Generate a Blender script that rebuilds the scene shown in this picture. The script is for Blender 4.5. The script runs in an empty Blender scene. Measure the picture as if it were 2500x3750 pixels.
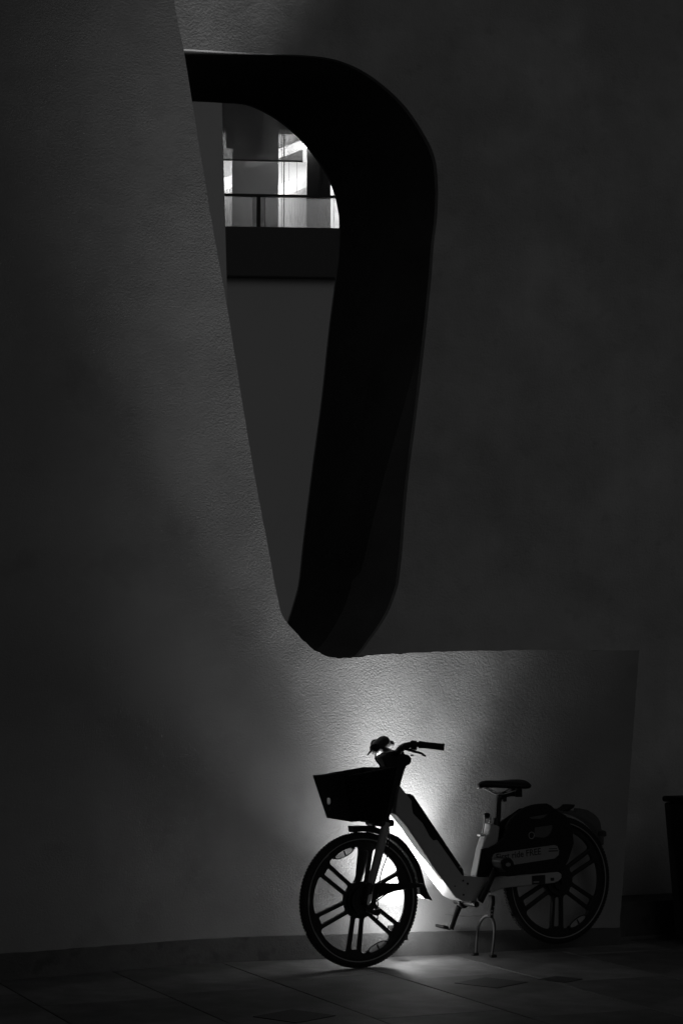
import bpy, bmesh, math, random
from mathutils import Vector, Matrix, noise

random.seed(7)
PI = math.pi
C = bpy.context.scene.collection
S = bpy.context.scene

# ------------------------------------------------------------------ camera
cam_d = bpy.data.cameras.new('camera')
cam = bpy.data.objects.new('camera', cam_d)
C.objects.link(cam)
cam.location = (0, 0, 1.31)
cam.rotation_euler = (PI / 2 + math.atan(0.1), 0, 0)
cam_d.sensor_fit = 'VERTICAL'
cam_d.sensor_height = 36
cam_d.lens = 67.2
cam_d.clip_start = 0.1
cam_d.clip_end = 2000
S.camera = cam

# ------------------------------------------------------------------ night sky
W = bpy.data.worlds.new('World')
S.world = W
W.use_nodes = True
nt = W.node_tree
nt.nodes.clear()
SUN_EL = math.radians(32)
SUN_ROT = math.radians(152)       # behind the photographer, to the right
sky = nt.nodes.new('ShaderNodeTexSky')
sky.sky_type = 'NISHITA'
sky.sun_disc = False
sky.sun_elevation = SUN_EL
sky.sun_rotation = SUN_ROT
bw = nt.nodes.new('ShaderNodeRGBToBW')
bg = nt.nodes.new('ShaderNodeBackground')
bg.inputs['Strength'].default_value = 0.0036
wo = nt.nodes.new('ShaderNodeOutputWorld')
nt.links.new(sky.outputs[0], bw.inputs[0])
nt.links.new(bw.outputs[0], bg.inputs['Color'])
nt.links.new(bg.outputs[0], wo.inputs['Surface'])

sd = bpy.data.lights.new('sun', 'SUN')
sd.energy = 0.045
sd.angle = math.radians(35)
so = bpy.data.objects.new('sun', sd)
C.objects.link(so)
az = SUN_ROT
dirv = Vector((math.sin(az) * math.cos(SUN_EL), math.cos(az) * math.cos(SUN_EL), math.sin(SUN_EL)))
so.rotation_euler = dirv.to_track_quat('Z', 'Y').to_euler()
so.location = dirv * 30

S.view_settings.view_transform = 'Standard'
S.view_settings.look = 'None'
S.view_settings.gamma = 1
S.view_settings.exposure = 0
S.view_settings.use_curve_mapping = False
S.cycles.use_denoising = True
S.cycles.max_bounces = 8
S.cycles.transparent_max_bounces = 16

# ------------------------------------------------------------------ materials
def mat(name, col=0.5, rough=0.6, metal=0.0, var=0.0, vscale=4.0, bump=0.0, bscale=80.0, spec=0.5,
        trans=0.0, emit=0.0, bump2=0.0, bscale2=18.0, speck=0.0, sscale=120.0, coat=0.0, streak=0.0, bmod=0.0, blotch=0.0):
    m = bpy.data.materials.new(name)
    m.use_nodes = True
    n = m.node_tree
    b = n.nodes['Principled BSDF']
    b.inputs['Base Color'].default_value = (col, col, col, 1)
    b.inputs['Roughness'].default_value = rough
    b.inputs['Metallic'].default_value = metal
    b.inputs['Specular IOR Level'].default_value = spec
    if coat:
        b.inputs['Coat Weight'].default_value = coat
        b.inputs['Coat Roughness'].default_value = 0.15
    if emit:
        b.inputs['Emission Color'].default_value = (1, 1, 1, 1)
        b.inputs['Emission Strength'].default_value = emit
    tc = n.nodes.new('ShaderNodeTexCoord')

    def nz(scale, detail=4, rough_=0.55, vec=None):
        t = n.nodes.new('ShaderNodeTexNoise')
        t.inputs['Scale'].default_value = scale
        t.inputs['Detail'].default_value = detail
        t.inputs['Roughness'].default_value = rough_
        n.links.new(vec if vec is not None else tc.outputs['Object'], t.inputs['Vector'])
        return t.outputs['Fac']

    def math_(op, a, b_):
        q = n.nodes.new('ShaderNodeMath')
        q.operation = op
        for i, v in enumerate((a, b_)):
            if isinstance(v, (int, float)):
                q.inputs[i].default_value = v
            else:
                n.links.new(v, q.inputs[i])
        return q.outputs[0]
    val = None
    if var:
        a = nz(vscale, 6)
        val = math_('MULTIPLY_ADD', a, var * 2 * col)
        val.node.inputs[2].default_value = col * (1 - var)
        if streak:
            mp = n.nodes.new('ShaderNodeMapping')
            mp.inputs['Scale'].default_value = (1.0, 1.0, 0.22)
            n.links.new(tc.outputs['Object'], mp.inputs['Vector'])
            s2 = nz(3.1, 5, 0.6, mp.outputs[0])
            s3 = math_('MULTIPLY_ADD', s2, streak * 2)
            s3.node.inputs[2].default_value = 1 - streak
            val = math_('MULTIPLY', val, s3)
    if speck:
        sp = nz(sscale, 2)
        r = n.nodes.new('ShaderNodeMapRange')
        r.inputs['From Min'].default_value = 0.6
        r.inputs['From Max'].default_value = 0.72
        r.inputs['To Min'].default_value = 1.0
        r.inputs['To Max'].default_value = 1 - speck
        n.links.new(sp, r.inputs['Value'])
        val = math_('MULTIPLY', val if val is not None else col, r.outputs[0])
    if blotch:
        mp = n.nodes.new('ShaderNodeMapping')
        mp.inputs['Scale'].default_value = (1.0, 1.0, 1.6)
        mp.inputs['Rotation'].default_value = (0, 0.5, 0)
        n.links.new(tc.outputs['Object'], mp.inputs['Vector'])
        r = n.nodes.new('ShaderNodeMapRange')
        r.interpolation_type = 'SMOOTHSTEP'
        r.inputs['From Min'].default_value = 0.36
        r.inputs['From Max'].default_value = 0.66
        r.inputs['To Min'].default_value = 1 - blotch
        r.inputs['To Max'].default_value = 1 + blotch * 0.6
        n.links.new(nz(0.85, 7, 0.62, mp.outputs[0]), r.inputs['Value'])
        val = math_('MULTIPLY', val if val is not None else col, r.outputs[0])
    if val is not None:
        cb = n.nodes.new('ShaderNodeCombineColor')
        for i in range(3):
            n.links.new(val, cb.inputs[i])
        n.links.new(cb.outputs[0], b.inputs['Base Color'])
    prev = None
    if bump2:
        bp = n.nodes.new('ShaderNodeBump')
        bp.inputs['Strength'].default_value = 1
        bp.inputs['Distance'].default_value = bump2
        n.links.new(nz(bscale2, 3), bp.inputs['Height'])
        prev = bp
    if bump:
        bp = n.nodes.new('ShaderNodeBump')
        bp.inputs['Strength'].default_value = 1
        bp.inputs['Distance'].default_value = bump
        n.links.new(nz(bscale, 5, 0.72), bp.inputs['Height'])
        if bmod:
            mr = n.nodes.new('ShaderNodeMapRange')
            mr.inputs['From Min'].default_value = 0.32
            mr.inputs['From Max'].default_value = 0.66
            mr.inputs['To Min'].default_value = bmod * bump
            mr.inputs['To Max'].default_value = bump * 1.35
            n.links.new(nz(2.3, 4), mr.inputs['Value'])
            n.links.new(mr.outputs[0], bp.inputs['Distance'])
        if prev:
            n.links.new(prev.outputs[0], bp.inputs['Normal'])
        prev = bp
    if prev:
        n.links.new(prev.outputs[0], b.inputs['Normal'])
    if trans:
        out = n.nodes['Material Output']
        tr = n.nodes.new('ShaderNodeBsdfTransparent')
        mx = n.nodes.new('ShaderNodeMixShader')
        mx.inputs[0].default_value = 1 - trans
        n.links.new(tr.outputs[0], mx.inputs[1])
        n.links.new(b.outputs[0], mx.inputs[2])
        n.links.new(mx.outputs[0], out.inputs['Surface'])
    return m


M_STUCCO = mat('stucco', 0.31, 0.9, var=0.16, vscale=1.3, bump=0.0032, bscale=105, bump2=0.0022, bscale2=7, spec=0.2, streak=0.10, bmod=0.3, blotch=0.10, speck=0.10, sscale=4.3)
M_STUCCO2 = mat('stucco_smooth', 0.60, 0.9, var=0.22, vscale=3.5, bump=0.008, bscale=75, spec=0.2, streak=0.16, bmod=0.4, blotch=0.11, speck=0.10, sscale=9, bump2=0.004, bscale2=12)
M_SKIRT = mat('skirting_paint', 0.115, 0.8, blotch=0.25, speck=0.3, sscale=9, var=0.35, vscale=5, bump=0.004, bscale=60, spec=0.3)
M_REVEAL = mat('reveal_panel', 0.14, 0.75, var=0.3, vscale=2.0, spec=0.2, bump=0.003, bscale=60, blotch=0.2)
M_PIER = mat('pier_render', 0.95, 0.9, var=0.08, vscale=0.7, bump=0.002, bscale=60, spec=0.2)
M_PAVE = mat('paving', 0.17, 0.62, var=0.7, vscale=6.0, blotch=0.4, bump=0.0012, bscale=120, bump2=0.002, bscale2=6, spec=0.4, speck=0.25, sscale=70)
M_PAVED = mat('paving_dark', 0.05, 0.6, var=0.3, vscale=9, bump=0.001, bscale=120, spec=0.3)
M_GROUND = mat('ground', 0.05, 0.9, var=0.3, vscale=1)
M_RUBBER = mat('rubber', 0.022, 0.75, var=0.3, vscale=30, bump=0.0008, bscale=200, spec=0.3)
M_BLACK = mat('black_plastic', 0.012, 0.5, var=0.2, vscale=12, bump=0.0003, bscale=400, spec=0.3)
M_GUARD = mat('smoked_plastic', 0.05, 0.5, trans=0.45, var=0.2, vscale=10)
M_BASKET = mat('basket_plastic', 0.006, 0.7, var=0.3, vscale=20, spec=0.15)
M_BLACKM = mat('black_metal', 0.016, 0.42, var=0.2, vscale=12, spec=0.45)
M_STRIPE = mat('reflective_stripe', 0.30, 0.5, var=0.1, vscale=40)
M_PAINT = mat('frame_paint', 0.42, 0.38, var=0.10, vscale=14, spec=0.5, bump=0.0003, bscale=90, speck=0.15, sscale=60)
M_FORK = mat('fork_paint', 0.34, 0.45, var=0.15, vscale=14, spec=0.5)
M_STEEL = mat('steel', 0.6, 0.3, metal=0.85, var=0.1, vscale=30)
M_STICK = mat('sticker', 0.30, 0.5, var=0.12, vscale=14)
M_INK = mat('ink', 0.012, 0.6)
M_MOULD = mat('moulded_grey', 0.10, 0.5, var=0.15, vscale=20)
M_LENS = mat('reflector_lens', 0.6, 0.25, trans=0.55, var=0.3, vscale=60)
M_CAP = mat('axle_cap', 0.95, 0.4)
M_SLAB = mat('slab_concrete', 0.14, 0.9, var=0.1, vscale=0.3)
M_BWALL = mat('building_wall', 0.80, 0.9, var=0.06, vscale=0.2)
M_BDARK = mat('dark_cladding', 0.04, 0.5, var=0.2, vscale=1)
M_ROOM = mat('room_paint', 0.75, 0.8, var=0.03, vscale=1)
M_PANEL = mat('balcony_glass', 0.9, 0.25, trans=0.66, var=0.15, vscale=1.3)
_n = M_PANEL.node_tree
_mx = [q for q in _n.nodes if q.type == 'MIX_SHADER'][0]
_tl = _n.nodes.new('ShaderNodeBsdfTranslucent')
_tl.inputs['Color'].default_value = (0.38, 0.38, 0.38, 1)
_n.links.new(_tl.outputs[0], _mx.inputs[2])
M_TINT = mat('tinted_glass', 0.30, 0.2, trans=0.40, var=0.2, vscale=0.5)
M_BRIGHTWALL = mat('brightened_wall', 0.75, 0.4, trans=0.085, var=0.05)  # wall segment made slightly see-through so room light brightens it
M_PANE = mat('window_glass', 0.3, 0.08, trans=0.90)
M_TUBE = mat('tube_light', 0.9, 0.5, emit=6.0)
M_LAMPGLASS = mat('lamp_glass', 0.9, 0.4, emit=20.0)
M_STAND = mat('stand_metal', 0.10, 0.5, metal=0.4, var=0.2, vscale=20)
M_POLE = mat('galvanised_pole', 0.45, 0.35, metal=0.6, var=0.2, vscale=10)
M_REFLECTION = mat('reflection_strip', 0.7, 0.9, var=0.1, vscale=1)  # pale strips that stand in for reflections in the hanging screen

# ------------------------------------------------------------------ helpers
A = Vector((-1.62134693, 9.25582759, 0.0))      # origin of the long wall
WANG = math.radians(23.375)                     # its direction in plan
SITE = Matrix.Translation(A) @ Matrix.Rotation(WANG, 4, 'Z')


def tag(o, label=None, cat=None, group=None, kind=None):
    if label: o['label'] = label
    if cat: o['category'] = cat
    if group: o['group'] = group
    if kind: o['kind'] = kind
    return o


def empty(name, mtx):
    o = bpy.data.objects.new(name, None)
    o.empty_display_size = 0.1
    C.objects.link(o)
    o.matrix_world = mtx
    return o


def link(name, me, m, parent=None, smooth=False, mtx=None):
    o = bpy.data.objects.new(name, me)
    C.objects.link(o)
    if m is not None:
        me.materials.clear()
        me.materials.append(m)
    if parent is not None:
        o.parent = parent
    if mtx is not None:
        o.matrix_local = mtx
    if smooth:
        for p in me.polygons:
            p.use_smooth = True
    return o


def bm_mesh(bm, name='m'):
    bmesh.ops.recalc_face_normals(bm, faces=bm.faces)
    me = bpy.data.meshes.new(name)
    bm.to_mesh(me)
    bm.free()
    return me


def bevel(o, w=0.004, seg=2, ang=30):
    b = o.modifiers.new('bevel', 'BEVEL')
    b.width = w
    b.segments = seg
    b.limit_method = 'ANGLE'
    b.angle_limit = math.radians(ang)
    return o


def box(name, lo, hi, m, parent=None, bev=0.0):
    bm = bmesh.new()
    bmesh.ops.create_cube(bm, size=1)
    c = [(a + b) / 2 for a, b in zip(lo, hi)]
    d = [abs(b - a) for a, b in zip(lo, hi)]
    for v in bm.verts:
        v.co = Vector((c[0] + v.co.x * d[0], c[1] + v.co.y * d[1], c[2] + v.co.z * d[2]))
    o = link(name, bm_mesh(bm), m, parent)
    if bev: bevel(o, bev)
    return o


def catmull(pts, n=6):
    if len(pts) < 3:
        return [Vector(p) for p in pts]
    P = [Vector(p) for p in pts]
    P = [P[0] * 2 - P[1]] + P + [P[-1] * 2 - P[-2]]
    out = []
    for i in range(1, len(P) - 2):
        for k in range(n):
            t = k / n
            a, b, c, d = P[i - 1], P[i], P[i + 1], P[i + 2]
            out.append(0.5 * ((2 * b) + (c - a) * t + (2 * a - 5 * b + 4 * c - d) * t * t + (3 * b - a - 3 * c + d) * t ** 3))
    out.append(P[-2].copy())
    return out


def add_tube(bm, pts, rad, seg=12, smoothn=6, flat=1.0, flat_dir=None):
    """swept tube; rad: number or list; flat scales the section along flat_dir"""
    R = rad if isinstance(rad, (list, tuple)) else [rad] * len(pts)
    P = catmull(pts, smoothn) if smoothn > 1 and len(pts) > 2 else [Vector(p) for p in pts]
    n = len(P)
    rr = []
    for i in range(n):
        t = i / (n - 1) * (len(R) - 1)
        k = min(int(t), len(R) - 2) if len(R) > 1 else 0
        rr.append(R[k] + (R[min(k + 1, len(R) - 1)] - R[k]) * (t - k))
    rings = []
    up = Vector((0.13, 0.27, 0.95)).normalized()
    prevn = None
    for i in range(n):
        d = (P[min(i + 1, n - 1)] - P[max(i - 1, 0)]).normalized()
        if prevn is None:
            a = d.cross(up)
            if a.length < 0.1: a = d.cross(Vector((1, 0, 0)))
            a.normalize()
        else:
            a = (prevn - d * prevn.dot(d)).normalized()
        prevn = a
        b = d.cross(a)
        ring = []
        for k in range(seg):
            an = 2 * PI * k / seg
            off = (a * math.cos(an) + b * math.sin(an)) * rr[i]
            if flat_dir is not None:
                fd = flat_dir
                off = off + fd * (off.dot(fd) * (flat - 1))
            ring.append(bm.verts.new(P[i] + off))
        rings.append(ring)
    for i in range(n - 1):
        for k in range(seg):
            bm.faces.new((rings[i][k], rings[i][(k + 1) % seg], rings[i + 1][(k + 1) % seg], rings[i + 1][k]))
    bm.faces.new(rings[0][::-1])
    bm.faces.new(rings[-1])


def tube(name, pts, rad, m, parent, seg=12, **k):
    bm = bmesh.new()
    add_tube(bm, pts, rad, seg, **k)
    return link(name, bm_mesh(bm), m, parent, smooth=True)


def add_plate(bm, poly, y0, y1):
    """polygon (x, z) extruded along local y"""
    a = [bm.verts.new((x, y0, z)) for x, z in poly]
    b = [bm.verts.new((x, y1, z)) for x, z in poly]
    bm.faces.new(a)
    bm.faces.new(b[::-1])
    n = len(poly)
    for i in range(n):
        bm.faces.new((a[i], b[i], b[(i + 1) % n], a[(i + 1) % n]))


def plate(name, poly, w0, w1, m, parent, bev=0.003, seg=2):
    """bike parts: w is the distance towards the viewer = minus local y"""
    bm = bmesh.new()
    add_plate(bm, poly, -w1, -w0)
    o = link(name, bm_mesh(bm), m, parent)
    if bev:
        bevel(o, bev, seg)
        for p in o.data.polygons: p.use_smooth = True
        try:
            o.data.set_sharp_from_angle(angle=math.radians(35))
        except Exception:
            pass
    return o


def cyl(bm, c, axis, r, h, seg=24, r2=None):
    r2 = r if r2 is None else r2
    q = Vector(axis).to_track_quat('Z', 'Y').to_matrix().to_4x4()
    mt = Matrix.Translation(Vector(c)) @ q
    bmesh.ops.create_cone(bm, cap_ends=True, segments=seg, radius1=r, radius2=r2, depth=h, matrix=mt)


def fill_curve(name, outlines, thick, bev=0.0):
    """2D filled curve with holes -> mesh in x/z with thickness along y"""
    cu = bpy.data.curves.new(name, 'CURVE')
    cu.dimensions = '2D'
    cu.fill_mode = 'BOTH'
    cu.extrude = thick / 2 - bev
    cu.bevel_depth = bev
    cu.bevel_resolution = 1
    for pl in outlines:
        sp = cu.splines.new('POLY')
        sp.points.add(len(pl) - 1)
        for p, (x, y) in zip(sp.points, pl):
            p.co = (x, y, 0, 1)
        sp.use_cyclic_u = True
    ob = bpy.data.objects.new(name, cu)
    C.objects.link(ob)
    dg = bpy.context.evaluated_depsgraph_get()
    me = bpy.data.meshes.new_from_object(ob.evaluated_get(dg))
    bpy.data.objects.remove(ob)
    bpy.data.curves.remove(cu)
    me.transform(Matrix.Rotation(PI / 2, 4, 'X'))
    return me


def fillet(poly, rad, corners, n=5):
    out = []
    L = len(poly)
    for i, p in enumerate(poly):
        if i not in corners:
            out.append(p)
            continue
        p = Vector(p)
        a = Vector(poly[i - 1]) - p
        b = Vector(poly[(i + 1) % L]) - p
        ra = min(rad, a.length * 0.48)
        rb = min(rad, b.length * 0.48)
        pa = p + a.normalized() * ra
        pb = p + b.normalized() * rb
        for k in range(n + 1):
            t = k / n
            q = pa * (1 - t) ** 2 + p * 2 * t * (1 - t) + pb * t * t
            out.append((q.x, q.y))
    return out


def resample(pts, n):
    P = [Vector(p) for p in pts]
    d = [0]
    for i in range(1, len(P)):
        d.append(d[-1] + (P[i] - P[i - 1]).length)
    out = []
    j = 0
    for k in range(n):
        t = d[-1] * k / (n - 1)
        while j < len(d) - 2 and d[j + 1] < t:
            j += 1
        f = (t - d[j]) / max(1e-9, d[j + 1] - d[j])
        out.append(P[j].lerp(P[j + 1], min(1, f)))
    return out


# ================================================================== THE SETTING
# ---- ground far and near
bm = bmesh.new()
bmesh.ops.create_grid(bm, x_segments=2, y_segments=2, size=400)
g = link('ground', bm_mesh(bm), M_GROUND)
g.location = (0, 0, -0.06)
tag(g, kind='structure')

# ---- pavement of slabs laid square to the wall
pav = empty('pavement', SITE)
tag(pav, kind='structure')
SW, SL, GAP = 0.6, 1.2, 0.0065
bm = bmesh.new()
bmesh.ops.create_cube(bm, size=1)
for v in bm.verts:
    v.co = Vector((v.co.x * 14.4, v.co.y * 9.0 - 3.3, v.co.z * 0.02 - 0.042))
bed = link('mortar_bed', bm_mesh(bm), M_GROUND, pav)


def slab_mesh(w, l):
    bm = bmesh.new()
    bmesh.ops.create_cube(bm, size=1)
    for v in bm.verts:
        v.co = Vector((v.co.x * w, v.co.y * l, v.co.z * 0.03 - 0.015))
    bmesh.ops.bevel(bm, geom=[e for e in bm.edges if all(v.co.z > -0.01 for v in e.verts)], offset=0.002, segments=1, affect='EDGES')
    me = bm_mesh(bm)
    me.materials.append(M_PAVE)
    return me


slabs = slab_mesh(SW - GAP, SL - 0.0025)
for i in range(-7, 9):
    s0 = 1.18 + (i - 1) * SW
    stag = {0: 0.73, 1: 0.52}.get(i, (0.37 * i) % SL)
    for j in range(-1, 6):
        n0 = stag + (j - 1) * SL
        if n0 < -1.9: continue
        o = bpy.data.objects.new('paving_slab', slabs)
        C.objects.link(o)
        o.parent = pav
        o.location = (s0 + SW / 2, -(n0 + SL / 2), random.uniform(-0.0012, 0))
        o.rotation_euler = (random.uniform(-.0008, .0008), random.uniform(-.0008, .0008), 0)
bm = bmesh.new()
bmesh.ops.create_cube(bm, size=1)
for v in bm.verts:
    v.co = Vector((v.co.x * 0.245, v.co.y * 0.245, v.co.z * 0.012 - 0.0035))
tile_me = bm_mesh(bm)
tile_me.materials.append(M_PAVED)
for cs, cn in ((0.89, 1.53), (2.10, 1.00), (2.455, 1.03)):
    o = bpy.data.objects.new('dark_inset_tile', tile_me)
    C.objects.link(o)
    o.parent = pav
    o.location = (cs, -cn, 0)
    o.rotation_euler = (0, 0, math.radians(26))
    if cs == 2.455:
        o.scale = (0.62, 0.62, 0.93)

# ---- the long front wall: low on the right, sweeping up into a wing on the left
def curve_n(s):
    return -0.18 * math.exp(-((s - 1.15) / .75) ** 2)


W1 = [(0.80, 5.6), (0.869, 4.993), (0.897, 4.838), (0.927, 4.739), (0.979, 4.462), (1.124, 3.704), (1.196, 3.354), (1.272, 2.89), (1.353, 2.437),
      (1.412, 2.144), (1.461, 1.882), (1.484, 1.778), (1.521, 1.723), (1.583, 1.658), (1.658, 1.587), (1.734, 1.550), (1.79, 1.544),
      (1.885, 1.548), (1.952, 1.560), (2.14, 1.574), (2.486, 1.588), (2.982, 1.599), (3.569, 1.602)]


def wtop(s):
    if s <= W1[0][0]: return W1[0][1] + (W1[0][0] - s) * 2.0
    for (a, za), (b, zb) in zip(W1, W1[1:]):
        if a <= s <= b:
            return za + (zb - za) * (s - a) / (b - a)
    return W1[-1][1]


def smooth_top(s):
    h = 0.018
    return sum(wtop(s + k * h * 0.5) * wgt for k, wgt in ((-2, .1), (-1, .2), (0, .4), (1, .2), (2, .1)))


wall = empty('sweeping_wall', SITE)
tag(wall, 'pale rough rendered wall behind the bicycle, low at right and rising to a tall wing at left', 'wall')
cols = []
s = -2.4
while s < 3.569:
    cols.append(s)
    s += 0.05 if s < 0.8 else (0.012 if s < 2.0 else 0.04)
cols.append(3.569)
NZ = 84
bm = bmesh.new()
front, back = [], []
TH = 0.22
for s in cols:
    zt = smooth_top(s) if s < 3.4 else wtop(s)
    zt += 0.004 * noise.noise(Vector((s * 45, 1.3, 0))) + 0.003 * noise.noise(Vector((s * 130, 5, 0))) - 0.012 * max(0, noise.noise(Vector((s * 31, 2.3, 0))) - 0.42) / 0.3
    cf, cb = [], []
    for j in range(NZ + 1):
        z = zt * (j / NZ)
        sh = max(0, min(1, (s - 2.9) / 0.67))
        ss = s - 0.161 * sh * (1 - z / 1.602)
        ss += 0.003 * noise.noise(Vector((z * 40, 9.1, s * 3))) * (1 if s > 3.5 or zt > 1.7 else 0)
        nn = curve_n(ss)
        lean = 0.085 * (max(0.0, z - 2.1) / 2.8) ** 2 * max(0, min(1, (1.9 - s) / 0.4))
        nn += lean
        ss -= 0.33 * lean
        wav = 0.0050 * noise.noise(Vector((ss * 1.7, 3.3, z * 1.3))) + 0.008 * noise.noise(Vector((ss * 0.7, 13.3, z * 1.1))) + 0.0016 * noise.noise(Vector((ss * 5.5, 8.3, z * 4.0)))
        cf.append(bm.verts.new((ss, -nn + wav, z)))
        cb.append(bm.verts.new((ss, -nn + TH, z)))
    front.append(cf)
    back.append(cb)
for i in range(len(cols) - 1):
    for j in range(NZ):
        bm.faces.new((front[i][j], front[i + 1][j], front[i + 1][j + 1], front[i][j + 1]))
        bm.faces.new((back[i][j], back[i][j + 1], back[i + 1][j + 1], back[i + 1][j]))
    bm.faces.new((front[i][NZ], front[i + 1][NZ], back[i + 1][NZ], back[i][NZ]))
for j in range(NZ):
    bm.faces.new((front[-1][j], back[-1][j], back[-1][j + 1], front[-1][j + 1]))
link('wall_face', bm_mesh(bm), M_STUCCO, wall, smooth=True).data.set_sharp_from_angle(angle=math.radians(40))
# hairline cracks and pocks in the render
def crack(pts, wd_):
    bm = bmesh.new()
    P_ = []
    for (a_, za), (b_, zb) in zip(pts, pts[1:]):
        for q_ in range(12):
            t_ = q_ / 12
            x_, z_ = a_ + (b_ - a_) * t_, za + (zb - za) * t_
            P_.append((x_, z_ + 0.004 * noise.noise(Vector((x_ * 60, z_ * 60, 1)))))
    prev_ = None
    for q_, (x_, z_) in enumerate(P_):
        h_ = wd_ * (0.3 + 0.7 * abs(noise.noise(Vector((x_ * 25, z_ * 25, 7)))) * 2)
        y_ = -curve_n(x_) + 0.0005 - 0.010
        v_ = (bm.verts.new((x_, y_, z_ - h_)), bm.verts.new((x_, y_, z_ + h_)))
        if prev_: bm.faces.new((prev_[0], v_[0], v_[1], prev_[1]))
        prev_ = v_
    link('crack', bm_mesh(bm), M_GROUND, wall)


crack([(2.36, 0.205), (2.50, 0.190), (2.62, 0.196)], 0.0011)
crack([(2.70, 0.24), (2.80, 0.235), (2.86, 0.25)], 0.0009)
crack([(0.98, 0.131), (0.95, 0.30), (1.02, 0.46), (0.99, 0.55)], 0.0007)
# painted skirting, its top edge a little ragged
bm = bmesh.new()
rows = []
s = -2.4
while s < 3.42:
    zt = 0.122 - 0.03 * max(0, (s - 2.2)) / 1.2 + 0.003 * noise.noise(Vector((s * 9, 0, 0))) + 0.0015 * noise.noise(Vector((s * 40, 0, 0)))
    nn = curve_n(s)
    rows.append([bm.verts.new((s, -nn - 0.012, -0.01)), bm.verts.new((s, -nn - 0.012, zt - 0.003)),
                 bm.verts.new((s, -nn - 0.009, zt)), bm.verts.new((s, -nn + 0.01, zt))])
    s += 0.03
for a, b in zip(rows, rows[1:]):
    for k in range(3):
        bm.faces.new((a[k], b[k], b[k + 1], a[k + 1]))
bm.faces.new(rows[-1])
link('skirting', bm_mesh(bm), M_SKIRT, wall)

# ---- the wall behind it with the tall rounded opening
N2, T2 = -0.55, 1.15
WF = [(0.30, 4.81), (0.526, 4.832), (0.774, 4.857), (1.056, 4.881), (1.425, 4.91), (1.817, 4.947), (2.017, 4.937), (2.202, 4.871), (2.388, 4.742),
      (2.52, 4.583), (2.595, 4.434), (2.612, 4.244), (2.602, 4.08), (2.581, 3.927), (2.557, 3.662), (2.48, 3.031), (2.41, 2.534), (2.375, 2.156), (2.352, 1.973),
      (2.302, 1.841), (2.241, 1.74), (2.169, 1.649), (2.110, 1.579), (2.004, 1.512), (1.761, 1.495), (1.521, 1.567)]
WB = [(0.45, 4.86), (0.852, 4.912), (1.129, 4.942), (1.506, 4.981), (1.699, 4.996), (1.855, 5.003), (1.993, 4.964), (2.112, 4.903), (2.212, 4.829),
      (2.313, 4.727), (2.394, 4.621), (2.454, 4.495), (2.483, 4.364), (2.485, 4.307), (2.477, 4.115), (2.457, 3.953),
      (2.412, 3.617), (2.363, 3.182), (2.304, 2.762), (2.244, 2.302), (2.215, 2.046), (2.186, 1.935), (2.151, 1.83),
      (2.103, 1.715), (2.014, 1.664), (1.873, 1.679)]


def smooth_line(pl, n):
    q = catmull([(x, 0, z) for x, z in pl], 8)
    return [(p.x, p.z) for p in resample(q, n)]


K1, K2 = 16, 11


def matched(pl, key1, key2, na=50, nb=50, nc=24):
    return smooth_line(pl[:key1 + 1], na)[:-1] + smooth_line(pl[key1:key2 + 1], nb)[:-1] + smooth_line(pl[key2:], nc)


F_ = matched(WF, 11, 18)
B_ = matched(WB, 12, 21)
left_F = [(F_[-1][0] - 0.15, 1.75), (1.20, 2.2), (0.95, 3.2), (0.55, 4.2), (0.35, 4.70)]
left_B = [(B_[-1][0] - 0.15, 1.85), (1.45, 2.3), (1.1, 3.2), (0.7, 4.2), (0.48, 4.75)]
F_ = F_ + smooth_line([F_[-1]] + left_F, 20)[1:]
B_ = B_ + smooth_line([B_[-1]] + left_B, 20)[1:]


def wall_with_hole(y, hole, x0, x1, z0, z1):
    """faces between the hole outline and a rectangle, in the plane y"""
    outer = [(x0, z0), (x1, z0), (x1, z1), (x0, z1)]
    me = fill_curve('w', [outer, hole], 0.0001)
    bm_ = bmesh.new()
    bm_.from_mesh(me)
    bpy.data.meshes.remove(me)
    for v in bm_.verts: v.co.y = y
    bmesh.ops.remove_doubles(bm_, verts=bm_.verts, dist=1e-5)
    bmesh.ops.delete(bm_, geom=[f for f in bm_.faces if abs(f.normal.y) < 0.5], context='FACES_ONLY')
    return bm_mesh(bm_)


ow = empty('opening_wall', SITE)
tag(ow, 'tall grey wall pierced by the big rounded dark opening', 'wall')
f1 = link('wall_face', wall_with_hole(-N2, F_, -4.0, 9.0, -0.05, 6.2), M_STUCCO2, ow)
f2 = link('rear_face', wall_with_hole(-N2 + T2, B_, -4.0, 9.0, -0.05, 6.2), M_STUCCO2, ow)


def loft(rings, name, m, parent):
    bm = bmesh.new()
    R_ = [[bm.verts.new(p) for p in r] for r in rings]
    n = len(R_[0])
    for a, b in zip(R_, R_[1:]):
        for i in range(n):
            j = (i + 1) % n
            bm.faces.new((a[i], a[j], b[j], b[i]))
    return link(name, bm_mesh(bm), m, parent, smooth=True)


def ringat(t):
    return [(a[0] + (b[0] - a[0]) * t, -N2 + T2 * t, a[1] + (b[1] - a[1]) * t) for a, b in zip(F_, B_)]


def lipring(t, j):
    r = []
    for i, (x, y, z) in enumerate(ringat(t)):
        r.append((x + j * noise.noise(Vector((i * 3.1, t * 9, 0))), y, z + j * noise.noise(Vector((i * 2.7, 4, t * 9)))))
    return r


loft([lipring(0, 0.0), lipring(0.014, 0.007), ringat(0.028)], 'front_lip', M_STUCCO2, ow)
NF = len(F_)


def tcrease(i):
    z = F_[i][1]
    if i < 40 or i > 135: return 0.02
    if i <= 96: q_ = max(0.0, min(1.0, (3.35 - z) / 1.55))
    else: q_ = 1.0
    if i > 112: q_ *= max(0.0, 1 - (i - 112) / 23)
    return 0.02 + 0.40 * q_


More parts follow.
